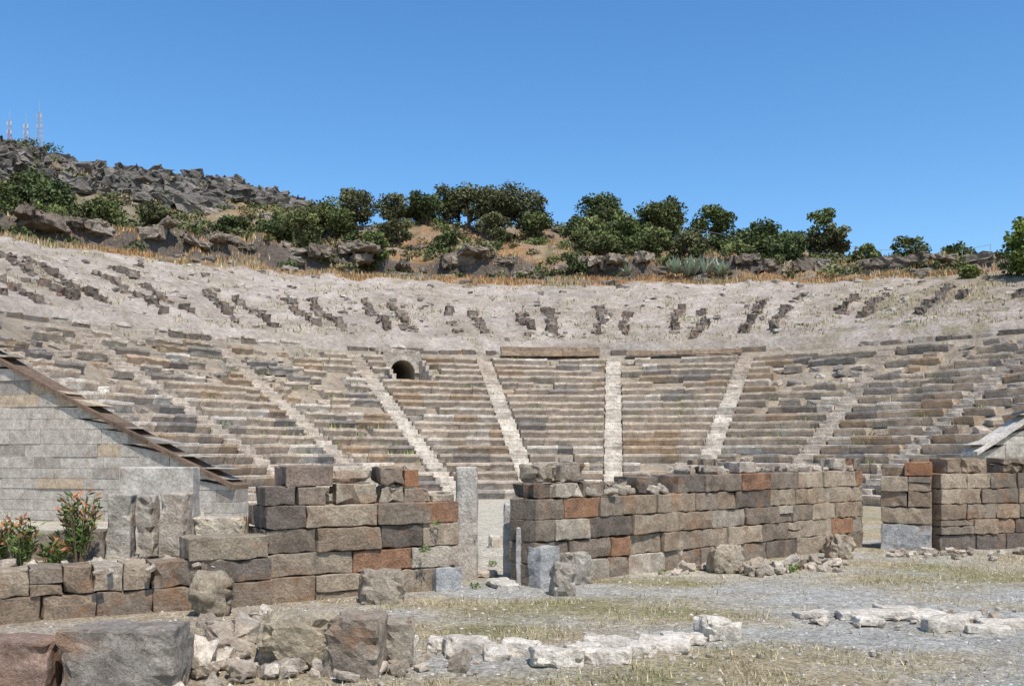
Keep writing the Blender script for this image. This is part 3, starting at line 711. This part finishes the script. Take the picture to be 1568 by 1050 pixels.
col = np.where(t < .48-.25*gn, np.array([[.56, .46, .28]]), np.where(t < .73-.3*gn, np.array([[.42, .33, .18]]), np.array([[.23, .23, .10]])))*rng.uniform(.75, 1.2, (len(q), 1))
blades(mb, q, .06, .006, col, 1.3); mb.obj('dry_grass', [M_grass])
mb = MB(); n = 24000
x = rng.uniform(-6, 17, n); y = 6.5+16*rng.random(n)**1.4; s = .006+.024*rng.random(n)**3.5
q = np.stack([x, y, 0*x], 1); z = .05*fbm(q*.5, 90, 3)+.02*fbm(q*3, 91, 3)
O = np.array([[1, 0, 0], [0, 1, 0], [-1, 0, 0], [0, -1, 0], [0, 0, .7], [0, 0, -.7]])
V = (np.stack([x, y, z+.003], 1)[:, None, :]+O[None]*s[:, None, None]*rng.uniform(.6, 1.3, (n, 6, 1)))
Ff = np.array([[0, 1, 4], [1, 2, 4], [2, 3, 4], [3, 0, 4], [1, 0, 5], [2, 1, 5], [3, 2, 5], [0, 3, 5]])
F = (Ff[None]+np.arange(n)[:, None, None]*6).reshape(-1, 3)
col = np.repeat(np.array([[.52, .49, .44]])*rng.uniform(.5, 1.25, (n, 1)), 6, axis=0)
mb.add(V.reshape(-1, 3), F.tolist(), col); mb.obj('gravel', [M_peb])

def oleander(x, y, z, w, h, n=16):
    mb = MB()
    for i in range(n):
        a = rng.uniform(0, 2*pi); top = np.array([cos(a)*w*.5*rng.random(), sin(a)*w*.4*rng.random(), h*rng.uniform(.55, 1)])
        limb(mb, (cos(a)*.03, sin(a)*.03, -.05), top, .009, .004, (.16, .12, .07))
        for k in range(24):
            t = rng.uniform(.25, 1.02); p = top*t; d = rng.normal(size=3); d[2] = abs(d[2])*.9+.2; d /= np.linalg.norm(d); s = np.cross(d, rng.normal(size=3)); s /= np.linalg.norm(s)
            l = rng.uniform(.08, .15); c = np.array([.13, .175, .05]) if rng.random() < .65 or t < .72 else np.array([.40, .17, .08])
            mb.polys(np.array([[p, p+d*l*.5+s*.018, p+d*l, p+d*l*.5-s*.018]]), (c*rng.uniform(.7, 1.3))[None], 0)
    o = mb.obj('oleander_bush', [M_leaf, M_bark]); o.location = (x, y, z)
oleander(-5.75, 13.0, .5, .6, .98, 24); oleander(-6.35, 12.7, .45, .55, .75, 18); oleander(-6.75, 12.9, .45, .5, .62, 14); oleander(-6.05, 12.9, .45, .4, .5, 12)
def weed(x, y, z, s, n=60):
    mb = MB(); leaves(mb, (0, 0, s*.3), (s, s, s*.5), n, s*.22, (.15, .20, .06)); o = mb.obj('weed_tuft', [M_leaf]); o.location = (x, y, z)
weed(-1.25, 14.0, .62, .1); weed(-.55, 14.6, .02, .09); weed(4.75, 16.6, .03, .14); weed(-1.1, 14.2, .98, .08); weed(-.35, 17.5, .02, .1); weed(2.5, 16.3, .03, .08)

for (x, y, s) in ((9.8, 82.5, 1.1), (13.6, 82.2, 1.3), (15.0, 82.5, 1.5), (16.3, 82.0, 1.7), (17.6, 82.3, 1.4), (15.8, 83.6, 1.6), (14.2, 83.6, 1.2), (18.2, 83, 1.2)):
    mb = MB()
    for i in range(34):
        a = rng.uniform(0, 2*pi); e = rng.uniform(.25, 1.35); d = np.array([cos(a)*cos(e), sin(a)*cos(e), sin(e)]); t = np.array([-sin(a), cos(a), 0]); l = s*1.15*rng.uniform(.75, 1.1)
        p1 = d*l*.5+np.array([0, 0, .05]); p2 = d*l-np.array([0, 0, .12*l*cos(e)])
        mb.add([t*.05, -t*.05, p1-t*.1, p1+t*.1, p2], [(0, 1, 2, 3), (3, 2, 4)], np.array([.40, .45, .33])*rng.uniform(.6, 1.2))
    aa_ = math.degrees(atan2(x-CX, y-CY)); rl = float(ledge_r([aa_])[0]); pp = P(aa_, rl-1.2 if s > 1.3 else rl-.7)
    o = mb.obj('agave_plant', [M_leaf]); o.location = (pp[0], pp[1], hz(pp[0], pp[1])+.35)

def rod(mb, p0, p1, r, col):
    p0 = np.array(p0, float); p1 = np.array(p1, float); d = p1-p0; d /= np.linalg.norm(d); a = np.cross(d, [.31, .2, .93] if abs(d[2]) < .9 else [1, 0, 0]); a /= np.linalg.norm(a); b2 = np.cross(d, a)
    V = [p+a*r*cos(k*pi/2)+b2*r*sin(k*pi/2) for p in (p0, p1) for k in range(4)]
    mb.add(V, [(k, (k+1) % 4, 4+(k+1) % 4, 4+k) for k in range(4)], col)
mb = MB(); prev = None; a = 8.
while a < 37:
    x, y, z = height([a], [64.]); p = np.array([x[0], y[0], z[0]]); rod(mb, p-[0, 0, .3], p+[0, 0, 1.9], .035, (.45, .45, .45))
    if prev is not None:
        for hh in (1.85, 1.0): rod(mb, prev+[0, 0, hh], p+[0, 0, hh], .018, (.4, .4, .4))
    prev = p; a += 2.0
mb.obj('metal_fence', [M_metal])

def mast(x, y, h, w=.55, red=False):
    mb = MB(); n = int(h/.6); c = (.42, .40, .39)
    for k in range(n):
        z0, z1 = k*h/n, (k+1)*h/n; w0, w1 = w*(1-.6*k/n)/2, w*(1-.6*(k+1)/n)/2
        cs = [(-1, -1), (1, -1), (1, 1), (-1, 1)]; col = (.45, .2, .16) if (k//2) % 2 == 0 and red else c
        for i in range(4):
            a_, b_ = cs[i], cs[(i+1) % 4]
            rod(mb, (a_[0]*w0, a_[1]*w0, z0), (a_[0]*w1, a_[1]*w1, z1), .03, col)
            rod(mb, (a_[0]*w0, a_[1]*w0, z0), (b_[0]*w1, b_[1]*w1, z1), .016, col); rod(mb, (a_[0]*w1, a_[1]*w1, z1), (b_[0]*w1, b_[1]*w1, z1), .016, col)
    rod(mb, (0, 0, h), (0, 0, h+1.3), .03, c)
    for zz in (.7, .92):
        for sx in (-1, 1): block(mb, (sx*.24, -.1, h*zz), (.10, .1, .5), 0, (0, 0), .03, 0, (.6, .6, .58), (3, 3, 3), 0)
    o = mb.obj('telecommunication_mast', [M_metal]); o.location = (x, y, hz(x, y)-.1)
mast(-59.8, 124, 5.8, .9); mast(-61.0, 123, 3.6, .6, False); mast(-63.6, 124, 5.0, .5, True); mast(-62.4, 125, 3.0, .4)

# ------------------------------------------------------------------ light, sky, camera
EL = radians(61); AZ = radians(154)
sd = np.array([sin(AZ)*cos(EL), cos(AZ)*cos(EL), sin(EL)])
from mathutils import Vector
L_ = bpy.data.lights.new('sun', 'SUN'); L_.energy = 5.0; L_.angle = radians(.53); L_.color = (1, .96, .90)
o = bpy.data.objects.new('sun', L_); bpy.context.scene.collection.objects.link(o); o.rotation_euler = Vector(sd).to_track_quat('Z', 'Y').to_euler()
wd = bpy.data.worlds.new('World'); bpy.context.scene.world = wd; wd.use_nodes = True; nt = wd.node_tree
sk = nt.nodes.new('ShaderNodeTexSky'); sk.sky_type = 'NISHITA'; sk.sun_disc = False; sk.sun_elevation = EL; sk.sun_rotation = AZ
sk.air_density = 1.0; sk.dust_density = .5; sk.ozone_density = 2.8
hs = nt.nodes.new('ShaderNodeHueSaturation'); hs.inputs['Saturation'].default_value = 1.27; hs.inputs['Value'].default_value = 1.25
nt.links.new(sk.outputs[0], hs.inputs['Color'])
bg = nt.nodes['Background']; nt.links.new(hs.outputs[0], bg.inputs[0]); bg.inputs[1].default_value = .15
cam = bpy.data.cameras.new('camera'); cam.sensor_width = 36; cam.lens = 34.44; cam.shift_y = .1084; cam.clip_end = 5000
o = bpy.data.objects.new('camera', cam); o.location = (0, 0, 2.0); o.rotation_euler = (radians(90), 0, 0); bpy.context.scene.collection.objects.link(o)
sc = bpy.context.scene; sc.camera = o; sc.view_settings.view_transform = 'Standard'; sc.view_settings.look = 'None'; sc.view_settings.exposure = 0
